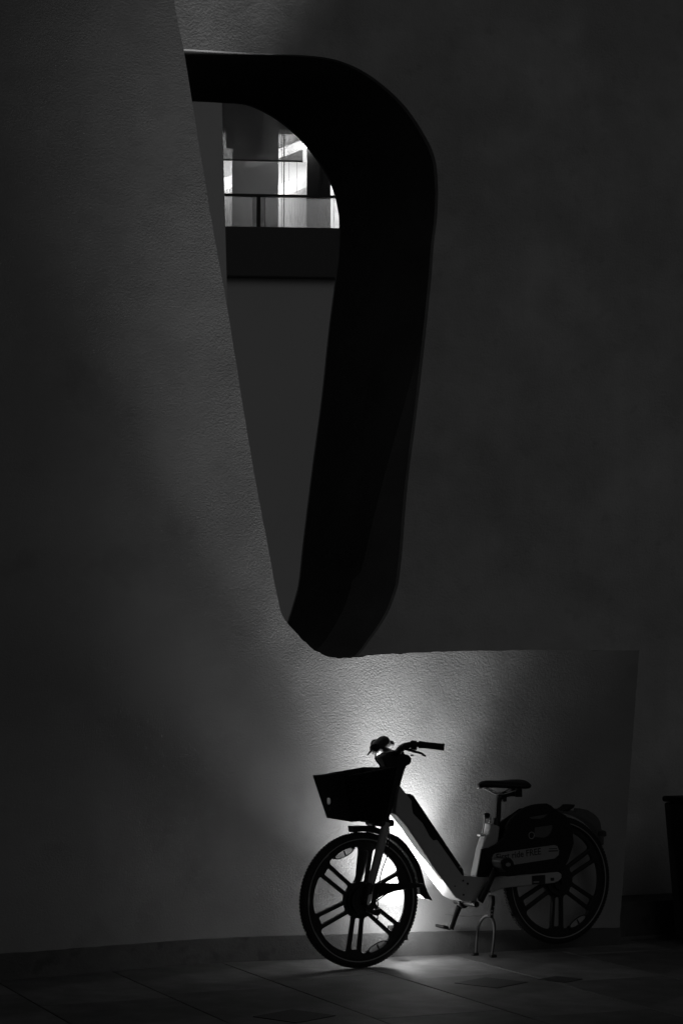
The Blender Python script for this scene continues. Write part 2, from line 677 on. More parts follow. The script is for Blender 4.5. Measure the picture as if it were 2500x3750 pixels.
def creasering():
    r = []
    for i in range(NF):
        t = 0.028 + tcrease(i)
        x = F_[i][0] + (B_[i][0] - F_[i][0]) * t
        z = F_[i][1] + (B_[i][1] - F_[i][1]) * t
        r.append((x - 0.25 * (t - 0.048), -N2 + T2 * (0.028 + (t - 0.028) * 0.5), z))
    return r


cr_ = creasering()
back_ = ringat(0.985)
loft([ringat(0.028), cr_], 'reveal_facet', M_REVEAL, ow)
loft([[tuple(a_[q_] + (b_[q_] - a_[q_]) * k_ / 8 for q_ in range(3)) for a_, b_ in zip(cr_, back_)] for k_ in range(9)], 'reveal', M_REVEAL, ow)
loft([ringat(0.985), ringat(1.0)], 'rear_lip', M_STUCCO2, ow)
# stepped dark plinth at the foot of this wall, seen beyond the low end
bevel(box('plinth', (3.5, 0.20, -0.01), (9.0, 0.545, 0.20), M_SKIRT, ow), 0.004)
bevel(box('kerb', (3.5, 0.16, -0.01), (9.0, 0.199, 0.018), M_PAVE, ow), 0.003)

# ---- pier seen through the opening
pier = empty('pier', SITE)
tag(pier, 'pale grey pier seen through the opening, beside the lit balcony', 'pier')
bm = bmesh.new()
a = [bm.verts.new(p) for p in ((5.0, 16.0, -0.02), (7.10, 16.0, -0.02), (6.981, 16.0, 5.434), (6.931, 16.0, 6.879), (6.829, 16.0, 9.85), (6.68, 16.0, 14.0), (5.0, 16.0, 14.0))]
b = [bm.verts.new(p.co + Vector((0, 0.5, 0))) for p in a]
bm.faces.new(a); bm.faces.new(b[::-1])
for i in range(7):
    bm.faces.new((a[i], b[i], b[(i + 1) % 7], a[(i + 1) % 7]))
bevel(link('pier_shaft', bm_mesh(bm), M_PIER, pier), 0.02)
bevel(box('pier_foot', (4.9, 15.9, -0.02), (7.2, 16.6, 0.15), M_PIER, pier), 0.01)

# ---- office building far behind, with a balcony and lit rooms
BL = Matrix.Translation((0, 60, 0)) @ Matrix.Rotation(math.radians(4), 4, 'Z')
bld = empty('office_building', BL)
tag(bld, 'office building with glass balcony and brightly lit rooms, seen through the opening', 'building')
box('lower_wall', (-14, 0.30, -0.1), (14, 0.7, 14.838), M_BWALL, bld)
box('balcony_slab', (-14, 0.0, 14.84), (14, 7.9, 16.45), M_SLAB, bld, 0.02)
box('roof_slab', (-14, 1.3, 21.3), (14, 8.0, 22.0), M_SLAB, bld)
box('upper_wall', (-14, 1.3, 22.0), (14, 1.7, 30), M_BWALL, bld)
for px, z0 in ((-1.36, 18.02), (-1.62, 18.2)):
    box('pendant_cable', (px, 1.62, z0), (px + 0.012, 1.632, 19.94), M_MOULD, bld)
box('door_frame', (-1.80, 1.60, 16.475), (-1.76, 1.66, 19.94), M_MOULD, bld)
# balustrade
box('handrail', (-14, 0.02, 17.44), (14, 0.12, 17.52), M_BDARK, bld)
for px in (-8.2, -2.65, 2.9, 8.4):
    box('rail_post', (px - 0.065, 0.04, 16.451), (px + 0.065, 0.1, 17.438), M_BDARK, bld)
for x0, x1 in ((-8.1, -2.85), (-2.44, 2.75), (3.05, 8.3)):
    box('glass_panel', (x0, 0.06, 16.46), (x1, 0.08, 17.43), M_PANEL, bld)
    box('panel_edge', (x0 - 0.02, 0.055, 16.46), (x0 - 0.001, 0.085, 17.43), M_STRIPE, bld)
# facade strips at y = 1.3 .. 1.5 (x, scaled for the extra depth)
k = 61.35 / 60
FX = [(-14.0, -3.9 * k - 0.3, 'dark'), (-3.41 * k, -1.94 * k, 'wall'), (-1.02 * k, -0.27 * k, 'dark')]
box('wall_panel', (-14, 1.3, 16.45), (-4.35, 1.5, 21.3), M_BDARK, bld)
box('wall_panel', (-3.41 * k, 1.3, 16.45), (-1.93 * k, 1.34, 21.3), M_BRIGHTWALL, bld)['label'] = 'pale wall panel between the two lit rooms, slightly see-through to brighten it'
box('wall_panel', (-1.02 * k, 1.3, 16.45), (-0.26 * k, 1.5, 21.3), M_BDARK, bld)
box('mullion', (-0.62 * k, 1.24, 16.45), (-0.59 * k, 1.3, 21.3), M_BDARK, bld)
box('mullion', (-0.34 * k, 1.24, 16.45), (-0.31 * k, 1.3, 21.3), M_SLAB, bld)
box('wall_panel', (0.6, 1.3, 16.45), (14, 1.5, 21.3), M_BDARK, bld)
for x0, x1 in ((-4.35, -3.41 * k), (-1.93 * k, -1.02 * k), (-0.26 * k, 0.6)):
    w_ = box('window', (x0 + 0.005, 1.36, 16.46), (x1 - 0.005, 1.375, 21.29), M_PANE, bld)
    fr = box('window_frame', (x0 + 0.10, 1.33, 16.46), (x0 + 0.115, 1.40, 21.29), M_MOULD, w_)
# shared interior
box('room_ceiling', (-8, 1.5, 19.95), (4, 7.7, 20.1), M_ROOM, bld)
box('room_floor', (-8, 1.5, 16.452), (4, 7.7, 16.47), M_ROOM, bld)
box('room_back_wall', (-8, 4.8, 16.47), (4, 4.9, 19.95), M_ROOM, bld)
box('room_side_wall', (-8, 1.5, 16.47), (-7.9, 7.6, 19.95), M_ROOM, bld)
box('room_side_wall', (3.9, 1.5, 16.47), (4, 7.6, 19.95), M_ROOM, bld)
# angled ribbed partitions that fall away to the left, with a linear lamp over each
for ox in (0.0, -2.35):
    P0_, P1_ = Vector((-0.85 + ox, 1.75, 0)), Vector((-2.35 + ox, 3.9, 0))
    d_ = (P1_ - P0_)
    L_ = d_.length
    mt = Matrix.Translation(P0_) @ Matrix.Rotation(math.atan2(d_.y, d_.x), 4, 'Z')
    part = empty('partition', Matrix.Identity(4))
    part.parent = bld
    part.matrix_local = mt
    box('partition_board', (0, -0.05, 16.475), (L_, 0, 18.72), M_ROOM, part)
    bm = bmesh.new()
    q = 0.03
    while q < L_ - 0.05:
        cyl(bm, (q, 0.012, 17.4), (0, 0, 1), 0.022, 1.8, 6)
        q += 0.085
    r_ = link('ribs', bm_mesh(bm), M_ROOM, part)
    r_['kind'] = 'stuff'
    lz = 19.42 if ox == 0 else 18.30
    lampo = box('linear_lamp', (-0.55 if ox == 0 else 0.32, 0.45, lz), (L_ + 0.1 if ox == 0 else 0.9, 0.75, lz + 0.18), M_TUBE, part)
    al = bpy.data.lights.new('room_light', 'AREA')
    al.energy = 80
    al.shape = 'RECTANGLE'
    al.size = 2.0
    al.size_y = 0.3
    ao = bpy.data.objects.new('room_light', al)
    C.objects.link(ao)
    ao.parent = bld
    ao.location = (-2.2 + ox * 1.2, 2.9, 19.40)
al = bpy.data.lights.new('room_light', 'AREA')
al.energy = 190
al.shape = 'RECTANGLE'
al.size = 3.0
al.size_y = 1.0
ao = bpy.data.objects.new('room_light', al)
C.objects.link(ao)
ao.parent = bld
ao.location = (0.6, 3.2, 19.85)
# tinted screen hanging from the slab above and two pleated strips added behind it in place of its reflections
sc = box('tinted_screen', (-14, 0.5, 18.78), (-1.19 * k, 0.52, 21.9), M_TINT, bld)
box('screen_trim', (-14, 0.49, 18.73), (-1.19 * k, 0.53, 18.779), M_BDARK, bld)
bm = bmesh.new()
for cx, wd_, zb, nf in ((-3.55, 0.36, 19.3, 5), (-2.72, 0.55, 19.15, 6)):
    prev = None
    for i in range(nf * 6 + 1):
        t = i / (nf * 6)
        x = cx + (t - 0.5) * wd_
        y = 1.1 + 0.04 * math.sin(t * nf * 2 * PI)
        lean = 0.10 * (0.5 - t)
        v = (bm.verts.new((x + lean, y, zb)), bm.verts.new((x - lean, y, 21.29)))
        if prev: bm.faces.new((prev[0], v[0], v[1], prev[1]))
        prev = v
link('reflection_stand_in', bm_mesh(bm), M_REFLECTION, bld, smooth=True)

# ================================================================== THE BICYCLE
BA = math.radians(29)
BIKE = Matrix.Translation((0.08957858, 9.67914433, 0)) @ Matrix.Rotation(BA, 4, 'Z')
bike = empty('bicycle', BIKE)
tag(bike, 'hire bicycle with black front basket and six-spoke wheels parked against the lit wall', 'bicycle')
Y = Vector((0, 1, 0))


def P(u, w, z):
    return (u, -w, z)


# ---- wheels
def wheel_meshes():
    ri, rh, c, bw_ = 0.266, 0.090, 0.025, 0.0062
    outl = [[(0.296 * math.cos(t * 2 * PI / 96), 0.296 * math.sin(t * 2 * PI / 96)) for t in range(96)]]
    off = c + bw_
    for kx in range(6):
        a0 = kx * PI / 3
        # slot between the two bars of a pair
        sl = [(0.088, -c + bw_), (0.246, -c + bw_ - 0.004), (0.246, c - bw_ + 0.004), (0.088, c - bw_)]
        sl = fillet(sl, 0.013, range(4))
        outl.append([(x * math.cos(a0) - y * math.sin(a0), x * math.sin(a0) + y * math.cos(a0)) for x, y in sl])
        # window between neighbouring pairs
        a1 = a0 + PI / 3
        fi0 = math.asin(off / rh)
        fo0 = math.asin((off + 0.006) / ri)
        pl = []
        cr = []
        A0, A1 = a0 + fi0, a1 - fi0
        nn = 5
        for q in range(nn):
            t = A0 + (A1 - A0) * q / (nn - 1)
            pl.append((rh * math.cos(t), rh * math.sin(t)))
        cr += [0, nn - 1]
        A1o, A0o = a1 - fo0, a0 + fo0
        m_ = 12
        for q in range(m_):
            t = A1o + (A0o - A1o) * q / (m_ - 1)
            rr_ = ri
            pl.append((rr_ * math.cos(t), rr_ * math.sin(t)))
        # drop arc points close to the corners so the fillets stay round
        pl2 = [pl[0], pl[2], pl[4], pl[5]] + pl[8:14] + [pl[16]]
        # corner pockets: 0, 2, 3, last
        outl.append(fillet(pl2, 0.026, [0, 2, 3, len(pl2) - 1]))
    rim = fill_curve('rim', outl, 0.022, 0.003)
    # tyre
    bm = bmesh.new()
    NS, NR = 96, 14
    ring = []
    for i in range(NS):
        t = i * 2 * PI / NS
        rr = []
        for j in range(NR):
            ph = j * 2 * PI / NR
            R_ = 0.3085 + 0.0255 * math.cos(ph)
            rr.append(bm.verts.new((R_ * math.cos(t), 0.024 * math.sin(ph), R_ * math.sin(t))))
        ring.append(rr)
    for i in range(NS):
        for j in range(NR):
            bm.faces.new((ring[i][j], ring[(i + 1) % NS][j], ring[(i + 1) % NS][(j + 1) % NR], ring[i][(j + 1) % NR]))
    # tread blocks
    for i in range(120):
        t = i * 2 * PI / 120
        for sgn in (-1, 1):
            tt = t + (0.013 if sgn > 0 else 0)
            mt = Matrix.Rotation(-tt, 4, 'Y') @ Matrix.Translation((0.3309, sgn * 0.0085, 0))
            vs = bmesh.ops.create_cube(bm, size=1, matrix=mt @ Matrix.Diagonal((0.004, 0.011, 0.010, 1)))
    tyre = bm_mesh(bm)
    for p in tyre.polygons: p.use_smooth = p.area > 2e-5 * 3
    # stripe
    bm = bmesh.new()
    for sgn in (-1, 1):
        prev = None
        N = 128
        first = None
        for i in range(N + 1):
            t = i * 2 * PI / N
            v = [bm.verts.new((r * math.cos(t), y, r * math.sin(t))) for r, y in
                 ((0.2975, sgn * 0.0215), (0.2985, sgn * 0.0240), (0.3025, sgn * 0.0248), (0.3035, sgn * 0.0225))]
            if prev:
                for q in range(3):
                    bm.faces.new((prev[q], v[q], v[q + 1], prev[q + 1]))
            prev = v
    stripe = bm_mesh(bm)
    bm = bmesh.new()
    cyl(bm, (0, 0, 0), Y, 0.080, 0.050, 40)
    cyl(bm, (0, 0, 0), Y, 0.050, 0.084, 32)
    cyl(bm, (0, 0, 0), Y, 0.016, 0.118, 20)
    hub = bm_mesh(bm)
    # reflector
    bm = bmesh.new()
    pl = [(0.054 * math.cos(t * PI / 14), 0.0145 * math.sin(t * PI / 14)) for t in range(28)]
    add_plate(bm, pl, -0.019, -0.011)
    lens = bm_mesh(bm)
    bm = bmesh.new()
    add_tube(bm, [(0.058 * math.cos(t * PI / 14), -0.014, 0.017 * math.sin(t * PI / 14)) for t in range(29)], 0.0026, 6, smoothn=1)
    for sx in (-1, 1):
        bmesh.ops.create_cube(bm, size=1, matrix=Matrix.Translation((sx * 0.058, -0.008, 0.006)) @ Matrix.Diagonal((0.012, 0.016, 0.020, 1)))
    bmesh.ops.create_cube(bm, size=1, matrix=Matrix.Translation((0, -0.0195, 0)) @ Matrix.Diagonal((0.008, 0.002, 0.026, 1)))
    lframe = bm_mesh(bm)
    return rim, tyre, stripe, hub, lens, lframe


rim_me, tyre_me, stripe_me, hub_me, lens_me, lf_me = wheel_meshes()


def add_wheel(u, z, base):
    w = empty('wheel', Matrix.Identity(4))
    w.parent = bike
    w.location = (u, 0, z)
    link('tyre', tyre_me, M_RUBBER, w)
    link('reflective_stripe', stripe_me, M_STRIPE, w)
    r = link('rim', rim_me, M_BLACKM, w)
    r.rotation_euler = (0, -math.radians(base), 0)
    link('hub', hub_me, M_BLACKM, w, smooth=False)
    for a in (112, 292):
        t = math.radians(a + (base - 22))
        for me, mm, nm in ((lens_me, M_LENS, 'reflector'), (lf_me, M_BLACK, 'reflector_frame')):
            o = link(nm, me, mm, w)
            o.matrix_local = Matrix.Rotation(-(t - PI / 2), 4, 'Y') @ Matrix.Translation((0, 0, 0.252))
    return w


add_wheel(0.0, 0.334, 22)
add_wheel(1.2, 0.380, 28)

# ---- frame
DT = [(0.2001, 0.8972), (0.2429, 0.8477), (0.2643, 0.8289), (0.5146, 0.5162), (0.5771, 0.4321), (0.7043, 0.4187), (0.7461, 0.4182), (0.84, 0.4200),
      (0.84, 0.3606), (0.8035, 0.3533), (0.7292, 0.3355), (0.697, 0.3159), (0.66, 0.3020), (0.6204, 0.2965), (0.5698, 0.3037), (0.5259, 0.3242),
      (0.4978, 0.3569), (0.4606, 0.4005), (0.3833, 0.5000), (0.331, 0.5711), (0.2453, 0.6834), (0.1721, 0.7573), (0.187, 0.8553)]
plate('frame', DT, -0.065, 0.065, M_PAINT, bike, 0.007, 3)
BEAM = [(0.74, 0.4186), (0.8237, 0.4165), (1.00, 0.4225), (1.1597, 0.428), (1.1789, 0.415), (1.1784, 0.3949), (1.158, 0.3790), (1.1299, 0.3717), (0.8005, 0.3598), (0.7402, 0.341), (0.7031, 0.3735)]
plate('chainstay', BEAM, 0.050, 0.075, M_PAINT, bike, 0.006, 3)
plate('chainstay', [(0.74, 0.40), (1.17, 0.41), (1.20, 0.36), (0.74, 0.33)], -0.075, -0.050, M_PAINT, bike, 0.006)
BAT = [(0.2368, 0.8549), (0.2583, 0.8544), (0.2768, 0.8445), (0.5698, 0.4639), (0.5747, 0.4311), (0.5622, 0.4378), (0.4151, 0.6207), (0.3933, 0.6162),
       (0.3717, 0.6379), (0.3286, 0.7072), (0.2745, 0.7558), (0.2673, 0.7873), (0.2656, 0.8187), (0.249, 0.84)]
bat = plate('battery_cover', BAT, -0.07, 0.07, M_BLACK, bike, 0.004)
bm = bmesh.new()
cyl(bm, (0.548, -0.071, 0.478), Y, 0.005, 0.004, 12)
link('lock_pin', bm_mesh(bm), M_STEEL, bat)
plate('seat_tube', [(0.7657, 0.691), (0.8223, 0.6718), (0.8101, 0.5895), (0.7556, 0.4109), (0.6717, 0.4177), (0.7103, 0.565), (0.7387, 0.6307), (0.7561, 0.6338)],
      -0.032, 0.030, M_PAINT, bike, 0.008, 3)
for (u, z, r) in ((0.597, 0.392, 0.006), (0.570, 0.408, 0.005), (0.520, 0.383, 0.004), (0.572, 0.337, 0.005), (0.73, 0.345, 0.004)):
    bm = bmesh.new()
    cyl(bm, (u, -0.0655, z), Y, r, 0.004, 14)
    link('bolt', bm_mesh(bm), M_BLACKM, bike)
# head, fork crown, fork
HEAD = [(0.1338, 0.9712), (0.1339, 0.9932), (0.1248, 1.0121), (0.1121, 1.0342), (0.1176, 1.0467), (0.1469, 1.058), (0.1873, 1.0585), (0.2353, 1.0558),
        (0.2686, 1.0480), (0.2853, 1.0340), (0.2844, 1.0129), (0.2759, 1.0004), (0.2536, 0.9913), (0.2424, 0.9631), (0.2274, 0.9224), (0.2180, 0.8900),
        (0.1980, 0.8531), (0.172, 0.7844), (0.1575, 0.7397), (0.1604, 0.7016), (0.0976, 0.6966), (0.0693, 0.7009), (0.0694, 0.7217), (0.10, 0.7858), (0.12, 0.9244)]
plate('head_tube', HEAD, -0.036, 0.036, M_BLACKM, bike, 0.010, 3)
plate('display', [(0.135, 1.058), (0.20, 1.0735), (0.245, 1.066), (0.25, 1.050), (0.135, 1.045)], -0.03, 0.03, M_BLACK, bike, 0.005)
bm = bmesh.new()
cyl(bm, (0.283, -0.042, 1.046), (0.2, 0.0, 1), 0.008, 0.008, 16)
link('charge_light_cap', bm_mesh(bm), M_CAP, bike)
bm = bmesh.new()
bmesh.ops.create_cube(bm, size=1, matrix=Matrix.Translation((0.118, 0, 0.712)) @ Matrix.Diagonal((0.085, 0.165, 0.034, 1)))
bevel(link('fork_crown', bm_mesh(bm), M_BLACK, bike), 0.012, 3)
for sg, mm in ((1, M_FORK), (-1, M_BLACKM)):  # far leg coloured black to imitate its unlit side
    w = 0.066 * sg
    tube('fork_leg', [P(0.117, w, 0.716), P(0.084, w, 0.600), P(0.055, w, 0.500), P(0.026, w, 0.414)], [0.0215, 0.0225, 0.021, 0.0195], mm, bike, 20)
    tube('fork_end', [P(0.0275, w, 0.418), P(0.016, w, 0.385), P(0.004, w, 0.334), P(-0.004, w, 0.312)], [0.0225, 0.021, 0.022, 0.014], M_BLACKM, bike, 16)
cap = bmesh.new()
pl = []
for i in range(28):
    t = i * 2 * PI / 28
    x = 0.0135 * math.cos(t) * (1 - 0.28 * math.cos(t + PI / 2) ** 0 * (abs(math.cos(t)) ** 3))
    z = 0.026 * math.sin(t)
    pl.append((x + 0.006 * math.sin(t) + 0.004, z + 0.342))
add_plate(cap, pl, -0.094, -0.088)
bevel(link('axle_cap', bm_mesh(cap), M_CAP, bike), 0.002)

# ---- front mudguard
def arc(cu, cz, r, a0, a1, n, ru=1.0):
    return [(cu + r * ru * math.cos(math.radians(a0 + (a1 - a0) * i / n)), cz + r * math.sin(math.radians(a0 + (a1 - a0) * i / n))) for i in range(n + 1)]


outer = [(-0.050, 0.6914), (-0.052, 0.7000), (0.0, 0.7000), (0.0693, 0.6968)] + arc(0, 0.334, 0.371, 66, 10, 16)[3:] + [(0.386, 0.352), (0.410, 0.311)]
inner = [(0.392, 0.318), (0.366, 0.322)] + arc(0, 0.334, 0.337, 2, 98, 20)
plate('front_mudguard', outer + inner, -0.030, 0.030, M_BLACK, bike, 0.004)
plate('mudguard_stay', [(0.012, 0.385), (0.05, 0.412), (0.1008, 0.4179), (0.1614, 0.4111), (0.300, 0.4071), (0.345, 0.402), (0.345, 0.385), (0.28, 0.3810), (0.1857, 0.3718), (0.10, 0.351), (0.05, 0.330), (0.01, 0.325)],
      0.036, 0.044, M_BLACK, bike, 0.002)
plate('mudguard_stay', [(0.05, 0.40), (0.345, 0.402), (0.345, 0.388), (0.05, 0.36)], -0.044, -0.038, M_BLACK, bike, 0.002)
plate('brake_caliper', [(-0.0012, 0.2955), (0.0466, 0.2828), (0.0827, 0.2909), (0.0907, 0.2678), (0.0706, 0.2559), (0.0047, 0.2798)], 0.036, 0.062, M_BLACKM, bike, 0.003)
bm = bmesh.new()
cyl(bm, (0, -0.043, 0.334), Y, 0.068, 0.003, 40)
link('brake_disc', bm_mesh(bm), M_BLACKM, bike)
tube('brake_cable', [P(0.13, 0.07, 0.72), P(0.125, 0.075, 0.58), P(0.085, 0.07, 0.47), P(0.068, 0.065, 0.37), P(0.071, 0.06, 0.30), P(0.069, 0.06, 0.236)], 0.0032, M_BLACK, bike, 8)
tube('brake_cable', [P(0.168, 0.03, 0.375), P(0.11, 0.05, 0.352), P(0.06, 0.05, 0.325), P(0.02, 0.045, 0.315)], 0.003, M_BLACK, bike, 8)

# ---- handlebar, grips, levers
bm = bmesh.new()
add_tube(bm, [P(0.20, 0.0, 1.055), P(0.198, 0.045, 1.062), P(0.175, 0.12, 1.085), P(0.188, 0.175, 1.102), P(0.24, 0.215, 1.104), P(0.30, 0.262, 1.094)], [0.017, 0.0185, 0.0185, 0.016, 0.012, 0.0125], 14)
add_tube(bm, [P(0.20, 0.0, 1.055), P(0.198, -0.045, 1.062), P(0.178, -0.12, 1.085), P(0.188, -0.165, 1.102), P(0.24, -0.195, 1.104), P(0.29, -0.215, 1.100)], [0.017, 0.0185, 0.0185, 0.016, 0.012, 0.0125], 14)
link('handlebar', bm_mesh(bm), M_BLACKM, bike, smooth=True)
for sg in (1, -1):
    z1 = 1.0915 if sg > 0 else 1.098
    tube('grip', [P(0.225, (0.205 if sg > 0 else 0.187) * sg, 1.1045), P(0.262, (0.235 if sg > 0 else 0.205) * sg, 1.100), P(0.325, (0.282 if sg > 0 else 0.232) * sg, z1)], [0.0185, 0.0165, 0.0175], M_RUBBER, bike, 16)
    bm = bmesh.new()
    cyl(bm, P(0.205, 0.188 * sg, 1.100), Vector((0.8, -0.6 * sg, 0)), 0.0245, 0.030, 18)
    link('bell_ring' if sg > 0 else 'shifter', bm_mesh(bm), M_BLACKM, bike)
    tube('brake_lever', [P(0.168, 0.155 * sg, 1.088), P(0.19, 0.20 * sg, 1.073), P(0.215, 0.235 * sg, 1.063), P(0.232, 0.255 * sg, 1.048)], [0.009, 0.0065, 0.006, 0.005], M_BLACKM, bike, 8)
# the bulky controls on the far side: phone shelf and hooded switch
tube('control_pod', [P(0.150, -0.09, 1.070), P(0.185, -0.115, 1.092), P(0.222, -0.135, 1.108), P(0.245, -0.14, 1.090)], [0.034, 0.036, 0.036, 0.022], M_BLACK, bike, 14)
tube('control_pod', [P(0.165, -0.08, 1.068), P(0.145, -0.10, 1.078), P(0.128, -0.10, 1.078)], [0.030, 0.030, 0.018], M_BLACK, bike, 14)
tube('hook', [P(0.140, -0.10, 1.072), P(0.118, -0.10, 1.060), P(0.104, -0.10, 1.044)], [0.008, 0.006, 0.003], M_BLACK, bike, 8)
tube('brake_hose', [P(0.135, -0.07, 1.05), P(0.112, -0.03, 1.025), P(0.122, 0.0, 0.995), P(0.135, 0.0, 0.96)], 0.004, M_BLACK, bike, 8)

# ---- basket
bt = {'fft': (-0.172, -0.165, 0.945), 'fnt': (-0.178, 0.165, 0.967), 'rnt': (0.115, 0.165, 0.992), 'rft': (0.115, -0.165, 0.985),
      'ffb': (-0.115, -0.125, 0.738), 'fnb': (-0.118, 0.125, 0.732), 'rnb': (0.075, 0.125, 0.744), 'rfb': (0.075, -0.125, 0.744)}
bm = bmesh.new()
V = {k_: bm.verts.new(P(*v)) for k_, v in bt.items()}
nt_ = bm.verts.new(P(-0.150, 0.168, 0.955))       # notch in the rim beside the front corner
nb_ = bm.verts.new(P(-0.095, 0.128, 0.732))
bm.faces.new((V['fft'], V['fnt'], V['fnb'], V['ffb']))
bm.faces.new((V['fnt'], nt_, nb_, V['fnb']))
bm.faces.new((nt_, V['rnt'], V['rnb'], nb_))
bm.faces.new((V['rnt'], V['rft'], V['rfb'], V['rnb']))
bm.faces.new((V['rft'], V['fft'], V['ffb'], V['rfb']))
bm.faces.new((V['ffb'], V['fnb'], nb_, V['rnb'], V['rfb']))
me = bm_mesh(bm)
tmp = bpy.data.objects.new('tmp', me)
C.objects.link(tmp)
sm = tmp.modifiers.new('s', 'SOLIDIFY')
sm.thickness = 0.005
bv = tmp.modifiers.new('b', 'BEVEL')
bv.width = 0.004
bv.segments = 2
bm = bmesh.new()
cdir = Vector((0.485, 0.875, 0.0))
pl = [(0.0085 * math.cos(t * PI / 10), 0.0085 * math.sin(t * PI / 10) + (0.010 if 0 < t < 10 else (-0.010 if t > 10 else 0))) for t in range(20)]
q = cdir.to_track_quat('Y', 'Z').to_matrix().to_4x4()
mt = Matrix.Translation((-0.145, 0.055, 0.8215)) @ q
add_plate(bm, pl, -0.5, 0.5)
bmesh.ops.transform(bm, matrix=mt, verts=bm.verts)
cme = bm_mesh(bm)
cut = bpy.data.objects.new('cut', cme)
C.objects.link(cut)
bo = tmp.modifiers.new('o', 'BOOLEAN')
bo.operation = 'DIFFERENCE'
bo.object = cut
bo.solver = 'EXACT'
dg = bpy.context.evaluated_depsgraph_get()
bme = bpy.data.meshes.new_from_object(tmp.evaluated_get(dg))
bpy.data.objects.remove(tmp)
bpy.data.objects.remove(cut)
basket = link('basket', bme, M_BASKET, bike)
dimmerbm = bmesh.new()
add_plate(dimmerbm, [(x * 0.98, z * 0.98) for x, z in pl], -0.001, 0.001)
bmesh.ops.transform(dimmerbm, matrix=mt @ Matrix.Translation((0, 0.010, 0)), verts=dimmerbm.verts)
link('slot_dimmer', bm_mesh(dimmerbm), M_LENS, basket)  # tinted plate added to dim the bright wall seen through the slot
tube('rim_bead', [P(*bt['fft']), P(*bt['fnt'])], 0.004, M_BLACK, basket, 8)
tube('rim_bead', [P(-0.150, 0.168, 0.955), P(*bt['rnt'])], 0.004, M_BLACK, basket, 8)
bevel(box('basket_bracket', (0.03, -0.05, 0.715), (0.12, 0.05, 0.742), M_BLACK, bike), 0.004)
bevel(box('basket_bracket', (0.10, -0.05, 0.80), (0.15, 0.05, 0.95), M_BLACK, bike), 0.004)

# ---- seat post, clamp, saddle
tube('seat_post', [P(0.8173, 0, 0.640), P(0.8273, 0, 0.720), P(0.8337, 0, 0.800), P(0.842, 0, 0.822), P(0.870, 0, 0.832), P(0.915, 0, 0.834)], [0.016, 0.016, 0.0155, 0.018, 0.016, 0.010], M_BLACKM, bike, 16)
bm = bmesh.new()
cyl(bm, P(0.8165, 0, 0.692), (0.12, 0, 1), 0.0235, 0.045, 20, 0.019)
link('seat_collar', bm_mesh(bm), M_BLACKM, bike)
bm = bmesh.new()
secs = [(0.708, 0.008, 0.891, 0.876), (0.720, 0.020, 0.903, 0.872), (0.75, 0.026, 0.911, 0.869), (0.80, 0.034, 0.909, 0.862), (0.85, 0.052, 0.908, 0.858),
        (0.90, 0.080, 0.911, 0.856), (0.94, 0.095, 0.9135, 0.854), (0.97, 0.096, 0.913, 0.855), (0.99, 0.082, 0.907, 0.860), (1.002, 0.045, 0.895, 0.868)]
rings = []
for (u, hw, zt, zb) in secs:
    r = []
    for kx in range(20):
        t = kx * 2 * PI / 20
        cw, sz = math.cos(t), math.sin(t)
        ww = hw * math.copysign(abs(cw) ** 0.8, cw)
        drop = -0.012 * (abs(ww) / 0.095) ** 2
        mid = zb + (zt - zb) * 0.55
        zz = mid + (zt - mid) * sz if sz > 0 else mid + (mid - zb) * sz * (1 - 0.55 * (1 - abs(cw)) if u > 0.78 else 1)
        r.append(bm.verts.new(P(u, ww, zz + drop * (1 if sz > 0 else 0.6))))
    rings.append(r)
for a_, b_ in zip(rings, rings[1:]):
    for kx in range(20):
        bm.faces.new((a_[kx], a_[(kx + 1) % 20], b_[(kx + 1) % 20], b_[kx]))
bm.faces.new(rings[0]); bm.faces.new(rings[-1][::-1])
sad = link('saddle', bm_mesh(bm), M_BLACK, bike, smooth=True)
sb = sad.modifiers.new('s', 'SUBSURF'); sb.levels = 1; sb.render_levels = 1
for sg in (1, -1):
    tube('saddle_rail', [P(0.735, 0.012 * sg, 0.876), P(0.785, 0.018 * sg, 0.856), P(0.825, 0.022 * sg, 0.838), P(0.87, 0.024 * sg, 0.842), P(0.95, 0.040 * sg, 0.866)], 0.0038, M_STEEL, sad, 8)
    bm = bmesh.new()
    cyl(bm, P(0.938, 0.032 * sg, 0.842), (0, 0, 1), 0.019, 0.040, 18)
    link('damper', bm_mesh(bm), M_BLACK, sad)
bevel(box('nose_badge', (0.708, -0.010, 0.868), (0.728, 0.010, 0.8725), M_STRIPE, sad), 0.001)
bm = bmesh.new()
bmesh.ops.create_cube(bm, size=1, matrix=Matrix.Translation((0.868, 0, 0.838)) @ Matrix.Diagonal((0.05, 0.05, 0.02, 1)))
bmesh.ops.create_cube(bm, size=1, matrix=Matrix.Translation((0.868, 0, 0.815)) @ Matrix.Diagonal((0.02, 0.028, 0.035, 1)))
bevel(link('saddle_clamp', bm_mesh(bm), M_BLACKM, sad), 0.004)

